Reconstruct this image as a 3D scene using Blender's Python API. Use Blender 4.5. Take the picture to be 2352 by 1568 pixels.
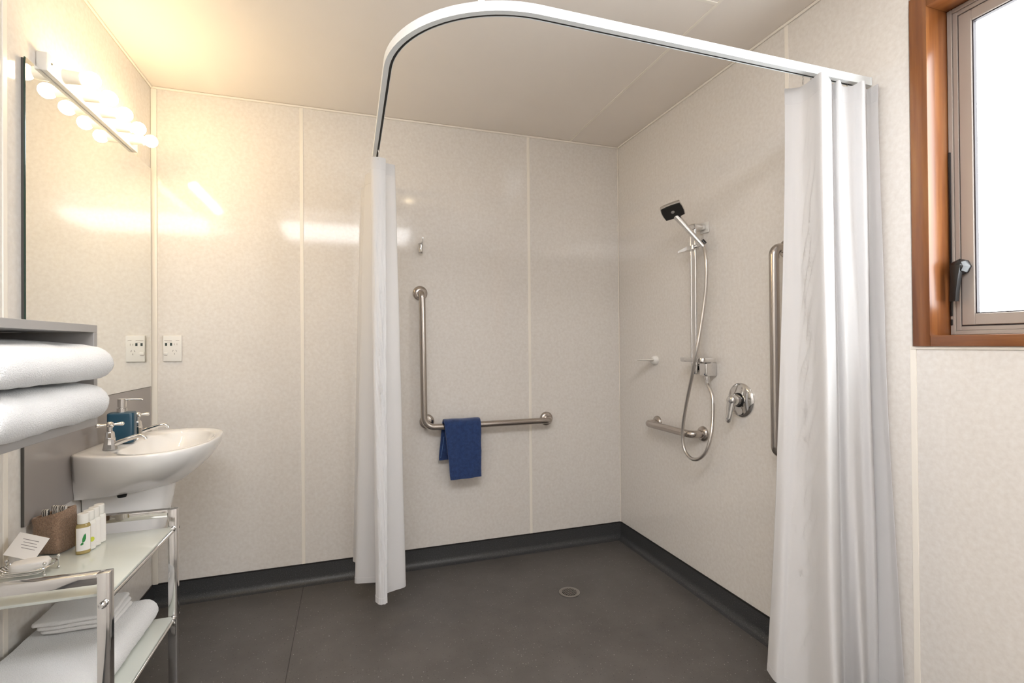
import bpy, bmesh, math, random
from mathutils import Vector, Matrix, noise

random.seed(7)
SC = bpy.context.scene
COL = SC.collection
for o in list(bpy.data.objects):
    bpy.data.objects.remove(o)

# ------------------------------------------------------------------ camera
F_PX, YAW, PITCH, ROLL, CAM_H = 1141.395, 0.317064, 0.005983, -0.007859, 1.19059
IW, IH = 2352, 1568
D, R, L, H, Y0 = 2.7013, 1.5823, -0.8659, 2.40, -1.30      # back, right, left wall, ceiling, rear wall


def basis():
    fw = Vector((math.sin(YAW) * math.cos(PITCH), math.cos(YAW) * math.cos(PITCH), math.sin(PITCH)))
    r = Vector((math.cos(YAW), -math.sin(YAW), 0))
    u = r.cross(fw)
    c, s = math.cos(ROLL), math.sin(ROLL)
    return c * r + s * u, -s * r + c * u, fw


RV, UV_, FV = basis()
CAM = Vector((0, 0, CAM_H))


def ray(px, py):
    return FV + RV * ((px - IW / 2) / F_PX) - UV_ * ((py - IH / 2) / F_PX)


def at(px, py, ax, val):
    d = ray(px, py)
    return CAM + d * ((val - CAM[ax]) / d[ax])


cam_d = bpy.data.cameras.new('camera')
cam = bpy.data.objects.new('camera', cam_d)
COL.objects.link(cam)
cam_d.sensor_fit = 'HORIZONTAL'
cam_d.sensor_width = 36
cam_d.lens = F_PX / IW * 36
cam_d.clip_start = 0.02
m = Matrix((RV, UV_, -FV)).transposed().to_4x4()
m.translation = CAM
cam.matrix_world = m
SC.camera = cam

# ------------------------------------------------------------------ world, exposure, light levels
W = bpy.data.worlds.new('sky')
SC.world = W
W.use_nodes = True
W.node_tree.nodes['Background'].inputs[0].default_value = (0.80, 0.90, 1.0, 1)
W.node_tree.nodes['Background'].inputs[1].default_value = 1.0
SC.view_settings.view_transform = 'Standard'
SC.view_settings.look = 'None'
SC.view_settings.exposure = 0.60
SC.view_settings.gamma = 1.0
SC.view_settings.use_curve_mapping = False
SC.cycles.use_denoising = True
SC.cycles.max_bounces = 10
SC.cycles.diffuse_bounces = 6
SC.cycles.glossy_bounces = 6
SC.cycles.transmission_bounces = 8
SC.cycles.sample_clamp_indirect = 6.0
SC.cycles.caustics_refractive = False

BOUNCE = 11.5       # added overhead panel standing in for bounced flash (radiance)
BULB = 42.0            # vanity bulbs
PANE = 6.8             # daylight on the frosted pane
DOWN = 28.0            # small warm downlight


# ------------------------------------------------------------------ materials
MATS = {}


def mat(name, col=(0.8, 0.8, 0.8), rough=0.5, metal=0.0, spec=0.5, coat=0.0, emit=None, es=0.0, trans=0.0, sheen=0.0, ior=None):
    if name in MATS:
        return MATS[name]
    m_ = bpy.data.materials.new(name)
    m_.use_nodes = True
    b = m_.node_tree.nodes['Principled BSDF']
    b.inputs['Base Color'].default_value = (*col, 1)
    b.inputs['Roughness'].default_value = rough
    b.inputs['Metallic'].default_value = metal
    b.inputs['Specular IOR Level'].default_value = spec
    b.inputs['Coat Weight'].default_value = coat
    b.inputs['Coat Roughness'].default_value = 0.05
    b.inputs['Transmission Weight'].default_value = trans
    b.inputs['Sheen Weight'].default_value = sheen
    if ior:
        b.inputs['IOR'].default_value = ior
    if emit:
        b.inputs['Emission Color'].default_value = (*emit, 1)
        b.inputs['Emission Strength'].default_value = es
    MATS[name] = m_
    return m_


def nodes(m_):
    nt = m_.node_tree
    return nt, nt.nodes, nt.links, nt.nodes['Principled BSDF']


def coords(nt, kind='Object', scale=(1, 1, 1)):
    tc = nt.nodes.new('ShaderNodeTexCoord')
    mp = nt.nodes.new('ShaderNodeMapping')
    mp.inputs['Scale'].default_value = scale
    nt.links.new(tc.outputs[kind], mp.inputs['Vector'])
    return mp.outputs['Vector']


def noise_node(nt, vec, scale, detail=3, rough=0.55):
    n = nt.nodes.new('ShaderNodeTexNoise')
    n.inputs['Scale'].default_value = scale
    n.inputs['Detail'].default_value = detail
    n.inputs['Roughness'].default_value = rough
    nt.links.new(vec, n.inputs['Vector'])
    return n.outputs['Fac']


def ramp(nt, fac, stops):
    r = nt.nodes.new('ShaderNodeValToRGB')
    while len(r.color_ramp.elements) < len(stops):
        r.color_ramp.elements.new(0.5)
    for e, (p, c) in zip(r.color_ramp.elements, stops):
        e.position = p
        e.color = (*c, 1)
    nt.links.new(fac, r.inputs['Fac'])
    return r.outputs['Color']


def bump(nt, fac, b, strength=0.2, dist=0.002):
    n = nt.nodes.new('ShaderNodeBump')
    n.inputs['Strength'].default_value = strength
    n.inputs['Distance'].default_value = dist
    nt.links.new(fac, n.inputs['Height'])
    nt.links.new(n.outputs['Normal'], b.inputs['Normal'])


def mix_noise_color(m_, scale, stops, detail=4, vecscale=(1, 1, 1), b_strength=0, b_dist=0.001, b_scale=None):
    nt, ns, lk, b = nodes(m_)
    v = coords(nt, 'Object', vecscale)
    f = noise_node(nt, v, scale, detail)
    lk.new(ramp(nt, f, stops), b.inputs['Base Color'])
    if b_strength:
        f2 = noise_node(nt, v, b_scale or scale, 3)
        bump(nt, f2, b, b_strength, b_dist)
    return m_


# wall laminate: faint mottled beige, glossy
M_WALL = mat('wall_laminate', (0.76, 0.72, 0.67), 0.085, spec=0.34)
mix_noise_color(M_WALL, 70, [(0.30, (0.725, 0.685, 0.640)), (0.5, (0.765, 0.728, 0.685)), (0.70, (0.80, 0.77, 0.733))], 6, (1, 1, 1), 0.02, 0.0015, 5)
M_CEIL = mat('ceiling_laminate', (0.74, 0.69, 0.64), 0.10, spec=0.4)
mix_noise_color(M_CEIL, 3, [(0.3, (0.885, 0.83, 0.775)), (0.7, (0.90, 0.845, 0.79))], 2)
M_STRIP = mat('joint_strip_cream', (0.90, 0.85, 0.77), 0.3)
M_SUB = mat('wall_substrate', (0.5, 0.45, 0.4), 0.7)
M_SKIRT = mat('skirting_vinyl', (0.05, 0.05, 0.052), 0.45)
mix_noise_color(M_SKIRT, 260, [(0.35, (0.035, 0.036, 0.038)), (0.6, (0.052, 0.053, 0.055)), (0.74, (0.13, 0.13, 0.13))], 2)
M_SKTOP = mat('skirting_top_dark', (0.012, 0.010, 0.010), 0.5)
M_FLOOR = mat('floor_vinyl', (0.06, 0.055, 0.05), 0.42)


def floor_nodes():
    nt, ns, lk, b = nodes(M_FLOOR)
    v = coords(nt)
    f = noise_node(nt, v, 8, 4)
    base = ramp(nt, f, [(0.3, (0.088, 0.080, 0.074)), (0.7, (0.112, 0.103, 0.096))])
    vo = nt.nodes.new('ShaderNodeTexVoronoi')
    vo.inputs['Scale'].default_value = 95
    lk.new(v, vo.inputs['Vector'])
    sp = nt.nodes.new('ShaderNodeMath')
    sp.operation = 'LESS_THAN'
    sp.inputs[1].default_value = 0.17
    lk.new(vo.outputs['Distance'], sp.inputs[0])
    # random choice of fleck tone per cell
    sep = nt.nodes.new('ShaderNodeSeparateColor')
    lk.new(vo.outputs['Color'], sep.inputs[0])
    tone = ramp(nt, sep.outputs[0], [(0.0, (0.03, 0.03, 0.03)), (0.45, (0.09, 0.08, 0.075)), (0.75, (0.16, 0.15, 0.14)), (1.0, (0.36, 0.35, 0.33))])
    mx = nt.nodes.new('ShaderNodeMix')
    mx.data_type = 'RGBA'
    lk.new(sp.outputs[0], mx.inputs['Factor'])
    lk.new(base, mx.inputs['A'])
    lk.new(tone, mx.inputs['B'])
    lk.new(mx.outputs['Result'], b.inputs['Base Color'])
    bump(nt, noise_node(nt, v, 300, 2), b, 0.15, 0.001)


floor_nodes()
M_CHROME = mat('chrome', (0.72, 0.71, 0.70), 0.07, 1.0)
M_STEEL = mat('satin_stainless', (0.50, 0.455, 0.42), 0.22, 1.0)
M_HOSE = mat('hose_metal', (0.62, 0.59, 0.56), 0.28, 1.0)
nt_, ns_, lk_, b_ = nodes(M_HOSE)
M_MIRROR = mat('mirror_silver', (0.93, 0.94, 0.92), 0.0, 1.0)
M_MEDGE = mat('mirror_edge', (0.02, 0.05, 0.035), 0.2)
M_GREY = mat('grey_laminate', (0.315, 0.288, 0.272), 0.28)
M_GREYEDGE = mat('grey_edge', (0.075, 0.07, 0.065), 0.5)
M_SHELF = mat('shelf_grey', (0.36, 0.345, 0.335), 0.4)
M_PORC = mat('porcelain', (0.88, 0.865, 0.85), 0.06, coat=0.5)
M_TERRY = mat('terry_white', (0.83, 0.825, 0.82), 0.95, spec=0.1, sheen=0.4)
mix_noise_color(M_TERRY, 420, [(0.3, (0.86, 0.86, 0.86)), (0.7, (0.94, 0.94, 0.94))], 3, (1, 1, 1), 0.9, 0.004, 380)
M_CLOTHW = mat('face_cloth_white', (0.80, 0.785, 0.78), 0.95, spec=0.1, sheen=0.3)
mix_noise_color(M_CLOTHW, 500, [(0.3, (0.80, 0.79, 0.785)), (0.7, (0.89, 0.88, 0.875))], 2, (1, 1, 1), 0.5, 0.002, 500)
M_BLUET = mat('terry_blue', (0.02, 0.045, 0.14), 0.95, spec=0.1, sheen=0.5)
mix_noise_color(M_BLUET, 60, [(0.3, (0.018, 0.04, 0.125)), (0.7, (0.032, 0.068, 0.20))], 6, (1, 1, 1), 0.8, 0.003, 420)
M_BROWN = mat('brown_terry', (0.22, 0.14, 0.09), 0.95, spec=0.1, sheen=0.3)
mix_noise_color(M_BROWN, 260, [(0.3, (0.22, 0.14, 0.095)), (0.7, (0.42, 0.28, 0.19))], 5, (1, 1, 1), 0.9, 0.004, 300)
M_BLUE = mat('dispenser_blue', (0.007, 0.050, 0.088), 0.35)
M_ALU = mat('window_aluminium', (0.40, 0.355, 0.32), 0.35, 0.25)
M_GASKET = mat('window_gasket', (0.03, 0.022, 0.025), 0.6)
M_BLACK = mat('black_plastic', (0.006, 0.006, 0.007), 0.25)
M_WPLAST = mat('white_plastic', (0.82, 0.80, 0.76), 0.25)
M_TRACK = mat('track_white', (0.80, 0.83, 0.84), 0.35)
M_SLOT = mat('track_slot', (0.02, 0.017, 0.015), 0.7)
M_PAPER = mat('paper_white', (0.78, 0.75, 0.72), 0.7)
M_INK = mat('ink_grey', (0.25, 0.23, 0.23), 0.8)
M_AMBER = mat('shampoo_amber', (0.55, 0.42, 0.16), 0.15, trans=0.35)
M_GREEN = mat('print_green', (0.02, 0.22, 0.05), 0.6)
M_LIME = mat('print_lime', (0.55, 0.60, 0.05), 0.6)
M_NAVY = mat('print_navy', (0.02, 0.02, 0.08), 0.6)
M_SOCKET = mat('outlet_dark', (0.03, 0.05, 0.045), 0.5)
M_OUTINK = mat('outlet_ink', (0.36, 0.29, 0.26), 0.7)
M_GLASS = mat('frosted_shelf_glass', (0.82, 0.86, 0.80), 0.12, trans=0.25)
M_DARKFACE = mat('spray_face', (0.018, 0.017, 0.016), 0.35)
M_DRAIN = mat('drain_steel', (0.36, 0.34, 0.32), 0.35, 0.9)
M_HOLE = mat('hole_black', (0.004, 0.004, 0.004), 0.9)
M_LAMPB = mat('lamp_housing', (0.80, 0.78, 0.74), 0.3)
M_BULB = mat('bulb_glow', (1, 1, 1), 0.3, emit=(1.0, 0.75, 0.41), es=BULB)
M_BOUNCE = mat('bounce_glow', (0.9, 0.9, 0.9), 0.4, emit=(0.985, 0.985, 1.0), es=BOUNCE)  # glow of the added bounced-flash panel, no real fitting
M_DOWN = mat('downlight_glow', (0.9, 0.9, 0.9), 0.4, emit=(1.0, 0.80, 0.5), es=DOWN)
M_PANE = mat('frosted_pane', (0.75, 0.8, 0.82), 0.25, emit=(0.90, 0.96, 1.0), es=PANE)


def pane_nodes():
    nt, ns, lk, b = nodes(M_PANE)
    v = coords(nt)
    bump(nt, noise_node(nt, v, 90, 3), b, 0.5, 0.004)
    f = noise_node(nt, v, 120, 3)
    lk.new(ramp(nt, f, [(0.3, (0.82, 0.88, 0.92)), (0.7, (0.95, 0.99, 1.0))]), b.inputs['Emission Color'])


pane_nodes()
M_WOOD = mat('varnished_timber', (0.3, 0.12, 0.04), 0.28, coat=0.0)


def wood_nodes(m_, axis):
    nt, ns, lk, b = nodes(m_)
    sc = [38, 38, 38]
    sc[axis] = 2.2
    v = coords(nt, 'Object', tuple(sc))
    f = noise_node(nt, v, 1.0, 5, 0.6)
    lk.new(ramp(nt, f, [(0.25, (0.13, 0.040, 0.012)), (0.5, (0.215, 0.075, 0.022)), (0.75, (0.30, 0.125, 0.038))]), b.inputs['Base Color'])


wood_nodes(M_WOOD, 2)
M_WOODH = mat('varnished_timber_rail', (0.3, 0.12, 0.04), 0.28, coat=0.0)
wood_nodes(M_WOODH, 1)


def cloth_mat():
    m_ = bpy.data.materials.new('curtain_fabric')
    m_.use_nodes = True
    nt = m_.node_tree
    b = nt.nodes['Principled BSDF']
    b.inputs['Base Color'].default_value = (0.86, 0.855, 0.86, 1)
    b.inputs['Roughness'].default_value = 0.6
    b.inputs['Specular IOR Level'].default_value = 0.25
    b.inputs['Sheen Weight'].default_value = 0.2
    tr = nt.nodes.new('ShaderNodeBsdfTranslucent')
    tr.inputs['Color'].default_value = (0.86, 0.85, 0.85, 1)
    mx = nt.nodes.new('ShaderNodeMixShader')
    mx.inputs[0].default_value = 0.38
    out = nt.nodes['Material Output']
    nt.links.new(b.outputs[0], mx.inputs[1])
    nt.links.new(tr.outputs[0], mx.inputs[2])
    nt.links.new(mx.outputs[0], out.inputs['Surface'])
    v = coords(nt, 'Object', (1, 1, 1))
    bump(nt, noise_node(nt, v, 700, 2), b, 0.12, 0.001)
    MATS['curtain_fabric'] = m_
    return m_


M_CURTAIN = cloth_mat()


def stripe_mat():
    m_ = mat('zebra_print', (0.7, 0.68, 0.64), 0.6)
    nt, ns, lk, b = nodes(m_)
    w = nt.nodes.new('ShaderNodeTexWave')
    w.inputs['Scale'].default_value = 55
    w.inputs['Distortion'].default_value = 5
    lk.new(coords(nt), w.inputs['Vector'])
    lk.new(ramp(nt, w.outputs['Fac'], [(0.3, (0.05, 0.045, 0.04)), (0.45, (0.72, 0.69, 0.64))]), b.inputs['Base Color'])
    return m_


M_ZEBRA = stripe_mat()

# ------------------------------------------------------------------ geometry helpers (authored in world space)
ORG = {}


def tag(o, label=None, cat=None, group=None, kind=None):
    if label:
        o['label'] = label
    if cat:
        o['category'] = cat
    if group:
        o['group'] = group
    if kind:
        o['kind'] = kind
    return o


def empty(name, loc, label=None, cat=None, group=None, kind=None):
    o = bpy.data.objects.new(name, None)
    COL.objects.link(o)
    o.location = loc
    o.empty_display_size = 0.05
    ORG[o] = Vector(loc)
    return tag(o, label, cat, group, kind)


class MB:
    """collects world-space geometry for one mesh"""

    def __init__(self):
        self.v, self.f, self.mi, self.mats = [], [], [], []
        self.cur = 0

    def use(self, m_):
        if m_ not in self.mats:
            self.mats.append(m_)
        self.cur = self.mats.index(m_)
        return self

    def add(self, vs, fs):
        n = len(self.v)
        self.v += [Vector(q) for q in vs]
        for f in fs:
            self.f.append(tuple(i + n for i in f))
            self.mi.append(self.cur)
        return self

    def bm(self, bm_):
        bm_.verts.index_update()
        self.add([q.co.copy() for q in bm_.verts], [[q.index for q in f.verts] for f in bm_.faces])
        bm_.free()
        return self

    def box(self, x0, x1, y0, y1, z0, z1, bev=0.0, seg=2, mtx=None):
        b = bmesh.new()
        bmesh.ops.create_cube(b, size=1)
        for q in b.verts:
            q.co = Vector(((x0 + x1) / 2 + q.co.x * (x1 - x0), (y0 + y1) / 2 + q.co.y * (y1 - y0), (z0 + z1) / 2 + q.co.z * (z1 - z0)))
        if bev > 0:
            bmesh.ops.bevel(b, geom=list(b.edges), offset=bev, segments=seg, profile=0.5, affect='EDGES')
        if mtx is not None:
            for q in b.verts:
                q.co = mtx @ q.co
        return self.bm(b)

    def obox(self, c, ax, ay, az, hx, hy, hz, bev=0.0, seg=2):
        """oriented box: centre, three axes, half sizes"""
        M = Matrix((ax, ay, az)).transposed().to_4x4()
        M.translation = Vector(c)
        return self.box(-hx, hx, -hy, hy, -hz, hz, bev, seg, M)

    def tube(self, pts, r, seg=14, cap=True, rf=None):
        pts = [Vector(q) for q in pts]
        n = len(pts)
        tang = []
        for i in range(n):
            t = pts[min(i + 1, n - 1)] - pts[max(i - 1, 0)]
            tang.append(t.normalized())
        a = Vector((0, 0, 1)) if abs(tang[0].z) < 0.9 else Vector((1, 0, 0))
        nx = tang[0].cross(a).normalized()
        vs, fs = [], []
        for i in range(n):
            if i:
                q = tang[i - 1].rotation_difference(tang[i])
                nx = (q @ nx).normalized()
            ny = tang[i].cross(nx)
            rr = rf(i / (n - 1)) if rf else r
            for k in range(seg):
                an = 2 * math.pi * k / seg
                vs.append(pts[i] + (nx * math.cos(an) + ny * math.sin(an)) * rr)
        for i in range(n - 1):
            for k in range(seg):
                k2 = (k + 1) % seg
                fs.append((i * seg + k, i * seg + k2, (i + 1) * seg + k2, (i + 1) * seg + k))
        if cap:
            fs.append(tuple(range(seg))[::-1])
            fs.append(tuple((n - 1) * seg + k for k in range(seg)))
        return self.add(vs, fs)

    def lathe(self, org, axis, prof, seg=28, ref=None):
        """prof: list of (distance along axis, radius)"""
        org, axis = Vector(org), Vector(axis).normalized()
        a = Vector(ref) if ref else (Vector((0, 0, 1)) if abs(axis.z) < 0.9 else Vector((1, 0, 0)))
        nx = axis.cross(a).normalized()
        ny = axis.cross(nx)
        vs, fs = [], []
        for (h, r) in prof:
            for k in range(seg):
                an = 2 * math.pi * k / seg
                vs.append(org + axis * h + (nx * math.cos(an) + ny * math.sin(an)) * max(r, 1e-5))
        for i in range(len(prof) - 1):
            for k in range(seg):
                k2 = (k + 1) % seg
                fs.append((i * seg + k, i * seg + k2, (i + 1) * seg + k2, (i + 1) * seg + k))
        fs.append(tuple(range(seg))[::-1])
        fs.append(tuple((len(prof) - 1) * seg + k for k in range(seg)))
        return self.add(vs, fs)

    def loft(self, rings, cap0=True, cap1=True):
        n = len(rings[0])
        vs = [q for r_ in rings for q in r_]
        fs = []
        for i in range(len(rings) - 1):
            for k in range(n):
                k2 = (k + 1) % n
                fs.append((i * n + k, i * n + k2, (i + 1) * n + k2, (i + 1) * n + k))
        if cap0:
            fs.append(tuple(range(n))[::-1])
        if cap1:
            fs.append(tuple((len(rings) - 1) * n + k for k in range(n)))
        return self.add(vs, fs)

    def sphere(self, c, r, seg=16, ring=10, sc=(1, 1, 1)):
        b = bmesh.new()
        bmesh.ops.create_uvsphere(b, u_segments=seg, v_segments=ring, radius=r)
        for q in b.verts:
            q.co = Vector(c) + Vector((q.co.x * sc[0], q.co.y * sc[1], q.co.z * sc[2]))
        return self.bm(b)

    def build(self, name, m_=None, parent=None, smooth=True, angle=35, label=None, cat=None, group=None, kind=None, recalc=True):
        me = bpy.data.meshes.new(name)
        if parent is not None:
            org = ORG[parent]
        else:
            xs = [q.x for q in self.v]; ys = [q.y for q in self.v]; zs = [q.z for q in self.v]
            org = Vector(((min(xs) + max(xs)) / 2, (min(ys) + max(ys)) / 2, min(zs)))
        me.from_pydata([q - org for q in self.v], [], self.f)
        if self.mats:
            for mm in self.mats:
                me.materials.append(mm)
            me.polygons.foreach_set('material_index', self.mi)
        else:
            me.materials.append(m_)
        if recalc:
            b = bmesh.new()
            b.from_mesh(me)
            bmesh.ops.recalc_face_normals(b, faces=b.faces)
            b.to_mesh(me)
            b.free()
        if smooth:
            me.polygons.foreach_set('use_smooth', [True] * len(me.polygons))
            me.set_sharp_from_angle(angle=math.radians(angle))
        me.update()
        o = bpy.data.objects.new(name, me)
        COL.objects.link(o)
        if parent is not None:
            o.parent = parent
        else:
            o.location = org
        ORG[o] = org
        return tag(o, label, cat, group, kind)


def catmull(pts, n=10, closed=False):
    P = [Vector(q) for q in pts]
    out = []
    m_ = len(P)
    for i in range(m_ if closed else m_ - 1):
        if closed:
            a, b, c, d = P[(i - 1) % m_], P[i], P[(i + 1) % m_], P[(i + 2) % m_]
        else:
            a, b, c, d = P[max(i - 1, 0)], P[i], P[i + 1], P[min(i + 2, m_ - 1)]
        for k in range(n):
            t = k / n
            out.append(0.5 * ((2 * b) + (c - a) * t + (2 * a - 5 * b + 4 * c - d) * t * t + (3 * b - a - 3 * c + d) * t ** 3))
    if not closed:
        out.append(P[-1].copy())
    return out


def fillet(pts, r, n=8):
    """polyline with rounded corners"""
    P = [Vector(q) for q in pts]
    out = [P[0]]
    for i in range(1, len(P) - 1):
        a, b, c = P[i - 1], P[i], P[i + 1]
        u, w = (a - b).normalized(), (c - b).normalized()
        ang = u.angle(w)
        d = min(r / math.tan(ang / 2), (a - b).length * 0.49, (c - b).length * 0.49)
        rr = d * math.tan(ang / 2)
        cen = b + (u + w).normalized() * (rr / math.sin(ang / 2))
        s, e = b + u * d - cen, b + w * d - cen
        q = s.rotation_difference(e)
        for k in range(n + 1):
            out.append(cen + (Matrix.Rotation(q.angle * k / n, 3, q.axis) @ s))
    out.append(P[-1])
    return out


def strip_outline(path, th):
    """closed outline of a thick strip following a 2D path [(a,b)]"""
    P = [Vector((q[0], q[1])) for q in path]
    n = len(P)
    lft, rgt = [], []
    for i in range(n):
        t = (P[min(i + 1, n - 1)] - P[max(i - 1, 0)]).normalized()
        nn = Vector((-t.y, t.x))
        lft.append(P[i] + nn * th / 2)
        rgt.append(P[i] - nn * th / 2)
    return lft + rgt[::-1]


def towel_mesh(mb, path, th, y0, y1, nseg=26, amp=0.003, seed=0.0, sag=None, soft=0.014, zmin=-9):
    """thick strip in the XZ plane, swept along Y, with soft ends and cloth unevenness"""
    ys = [y0, y0 + soft * 0.25, y0 + soft] + [y0 + soft + (y1 - y0 - 2 * soft) * k / nseg for k in range(1, nseg)] + [y1 - soft, y1 - soft * 0.25, y1]
    rings = []
    for j, y in enumerate(ys):
        e = min(y - y0, y1 - y)
        k = 1.0 if e >= soft else 0.62 + 0.38 * math.sqrt(max(0, 1 - (1 - e / soft) ** 2))
        ring = []
        for q in strip_outline(path, th * k):
            w = Vector((q.x, y, q.y))
            nz = noise.noise_vector(Vector((q.x * 14 + seed, y * 14, q.y * 14)))
            n2 = noise.noise_vector(Vector((q.x * 45 + seed, y * 45, q.y * 45)))
            w += nz * amp + n2 * amp * 0.35
            if sag:
                w.z += sag(w.x, y)
            w.z = max(w.z, zmin)
            ring.append(w)
        rings.append(ring)
    return mb.loft(rings)


# ------------------------------------------------------------------ the room shell
PT = 0.008      # panel thickness; panel faces lie on the planes D, R, L, H


def structure(name, mb, m_, parent=None):
    return mb.build(name, m_, parent, kind='structure' if parent is None else None)


# floor
fl = structure('floor', MB().box(L - 0.3, R + 0.3, Y0 - 0.1, D + 0.1, -0.06, 0.0), M_FLOOR)
MB().box(-0.2225, -0.2195, Y0, D - 0.03, -0.0005, 0.0006).build('weld_seam', mat('floor_weld', (0.035, 0.032, 0.03), 0.5), fl)
MB().box(L + 0.03, R - 0.03, 1.0665, 1.0695, -0.0005, 0.0005).build('weld_seam', mat('floor_weld'), fl)

# back wall: backing, three laminate panels, two joint strips
wb = structure('wall_back', MB().box(L - 0.15, R + 0.15, D + PT, D + 0.1, 0, H + 0.06), M_SUB)
sx = [-0.222, 0.994]
xs_ = [L] + sx + [R]
for i in range(3):
    MB().box(xs_[i] + (0.003 if i else 0), xs_[i + 1] - (0.003 if i < 2 else 0), D, D + PT + 0.001, 0.0, H, 0.0008, 1).build('wall_panel', M_WALL, wb)
for x in sx:
    MB().box(x - 0.0085, x + 0.0085, D - 0.0022, D + 0.004, 0.095, H, 0.001, 1).build('joint_strip', M_STRIP, wb)

# right wall with the window opening
WY0, WY1, WZ0, WZ1 = 0.03, 0.972, 1.207, 2.146      # clear opening between the timber jambs
wr_m = MB()
wr_m.box(R + PT, R + 0.19, WY1 + 0.02, D + 0.1, 0, H + 0.06).box(R + PT, R + 0.19, Y0 - 0.1, WY0 - 0.02, 0, H + 0.06)
wr_m.box(R + PT, R + 0.19, WY0 - 0.02, WY1 + 0.02, 0, WZ0 - 0.02).box(R + PT, R + 0.19, WY0 - 0.02, WY1 + 0.02, WZ1 + 0.02, H + 0.06)
wr = structure('wall_right', wr_m, M_SUB)
g = 0.003
for (a, b, c, d) in [(1.456 + g, D, 0, H), (1.024 + g, 1.456 - g, 0, H), (WY0 - 0.03, 1.024 - g, 0, WZ0 - 0.025), (WY0 - 0.03, 1.024 - g, WZ1 + 0.025, H), (Y0, WY0 - 0.03 - 2 * g, 0, H)]:
    MB().box(R - 0.0, R + PT + 0.001, a, b, c, d, 0.0008, 1).build('wall_panel', M_WALL, wr)
MB().box(R - 0.0022, R + 0.004, 1.456 - 0.0085, 1.456 + 0.0085, 0.095, H, 0.001, 1).build('joint_strip', M_STRIP, wr)
MB().box(R - 0.0022, R + 0.004, 1.024 - 0.0085, 1.024 + 0.0085, 0.095, WZ0 - 0.032, 0.001, 1).build('joint_strip', M_STRIP, wr)
MB().box(R - 0.004, R + 0.004, WY0 - 0.05, 1.030, WZ0 - 0.040, WZ0 - 0.0315, 0.001, 1).build('joint_strip', M_STRIP, wr)

# left wall
wl = structure('wall_left', MB().box(L - 0.1, L - PT, Y0 - 0.1, D + 0.1, 0, H + 0.06), M_SUB)
for (a, b) in [(Y0, 1.668 - g), (1.668 + g, D)]:
    MB().box(L - PT - 0.001, L, a, b, 0, H, 0.0008, 1).build('wall_panel', M_WALL, wl)
MB().box(L - 0.004, L + 0.0022, 1.668 - 0.0095, 1.668 + 0.0095, 0.095, H, 0.001, 1).build('joint_strip', M_STRIP, wl)

# rear wall behind the camera
wrr = structure('wall_rear', MB().box(L - 0.15, R + 0.15, Y0 - 0.1, Y0 - PT, 0, H + 0.06), M_SUB)
for (a, b) in [(L, 0.35 - g), (0.35 + g, R)]:
    MB().box(a, b, Y0 - PT - 0.001, Y0, 0, H, 0.0008, 1).build('wall_panel', M_WALL, wrr)

# ceiling
ce = structure('ceiling', MB().box(L - 0.15, R + 0.15, Y0 - 0.1, D + 0.1, H + PT, H + 0.1), M_SUB)
CX, CY = 1.257, 1.447
for (a, b, c, d) in [(L, CX - g, CY + g, D), (L, CX - g, Y0, CY - g), (CX + g, R, Y0, D)]:
    MB().box(a, b, c, d, H, H + PT + 0.001, 0.0008, 1).build('ceiling_panel', M_CEIL, ce)
MB().box(CX - 0.006, CX + 0.006, Y0, D, H - 0.0018, H + 0.004).build('joint_strip', M_STRIP, ce)
MB().box(L, CX - 0.006, CY - 0.006, CY + 0.006, H - 0.0018, H + 0.004).build('joint_strip', M_STRIP, ce)

# slim cornice beads and corner beads
structure('trim_1', MB().box(L, R, D - 0.008, D - 0.0005, H - 0.011, H - 0.001, 0.002, 1), M_STRIP)
structure('trim_2', MB().box(R - 0.008, R - 0.0005, Y0, D - 0.009, H - 0.011, H - 0.001, 0.002, 1), M_STRIP)
structure('trim_3', MB().box(L + 0.0005, L + 0.008, Y0, D - 0.009, H - 0.011, H - 0.001, 0.002, 1), M_STRIP)
structure('trim_4', MB().box(R - 0.006, R - 0.0005, D - 0.006, D - 0.0005, 0.098, H - 0.012, 0.002, 1), M_STRIP)
structure('trim_5', MB().box(L + 0.0005, L + 0.024, D - 0.010, D - 0.0005, 0.098, H - 0.012, 0.003, 2), M_STRIP)

# coved vinyl skirting
SK = 0.097
prof = [(0.0004, SK)] + [(0.0035, SK)] + [(0.0035, 0.034)]
for k in range(1, 7):
    an = math.pi / 2 * k / 6
    prof.append((0.0035 + 0.030 * (1 - math.cos(an)), 0.034 - 0.0322 * math.sin(an)))
prof += [(0.037, 0.0004), (0.0004, 0.0004)]


def skirting(name, f, a, b):
    mb = MB()
    mb.loft([[f(d_, z, a) for d_, z in prof], [f(d_, z, b) for d_, z in prof]])
    o = structure(name, mb, M_SKIRT)
    cp = [(0.0004, SK - 0.002), (0.0055, SK - 0.002), (0.0055, SK + 0.0035), (0.0004, SK + 0.0035)]
    MB().loft([[f(d_, z, a) for d_, z in cp], [f(d_, z, b) for d_, z in cp]]).build('top_strip', M_SKTOP, o)  # thin near-black strip along the skirting's top edge
    return o


skirting('baseboard_back', lambda d_, z, t: Vector((t, D - d_, z)), L + 0.0005, R - 0.0005)
skirting('baseboard_right', lambda d_, z, t: Vector((R - d_, t, z)), D - 0.001, Y0)
skirting('baseboard_left', lambda d_, z, t: Vector((L + d_, t, z)), Y0, D - 0.001)

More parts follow.
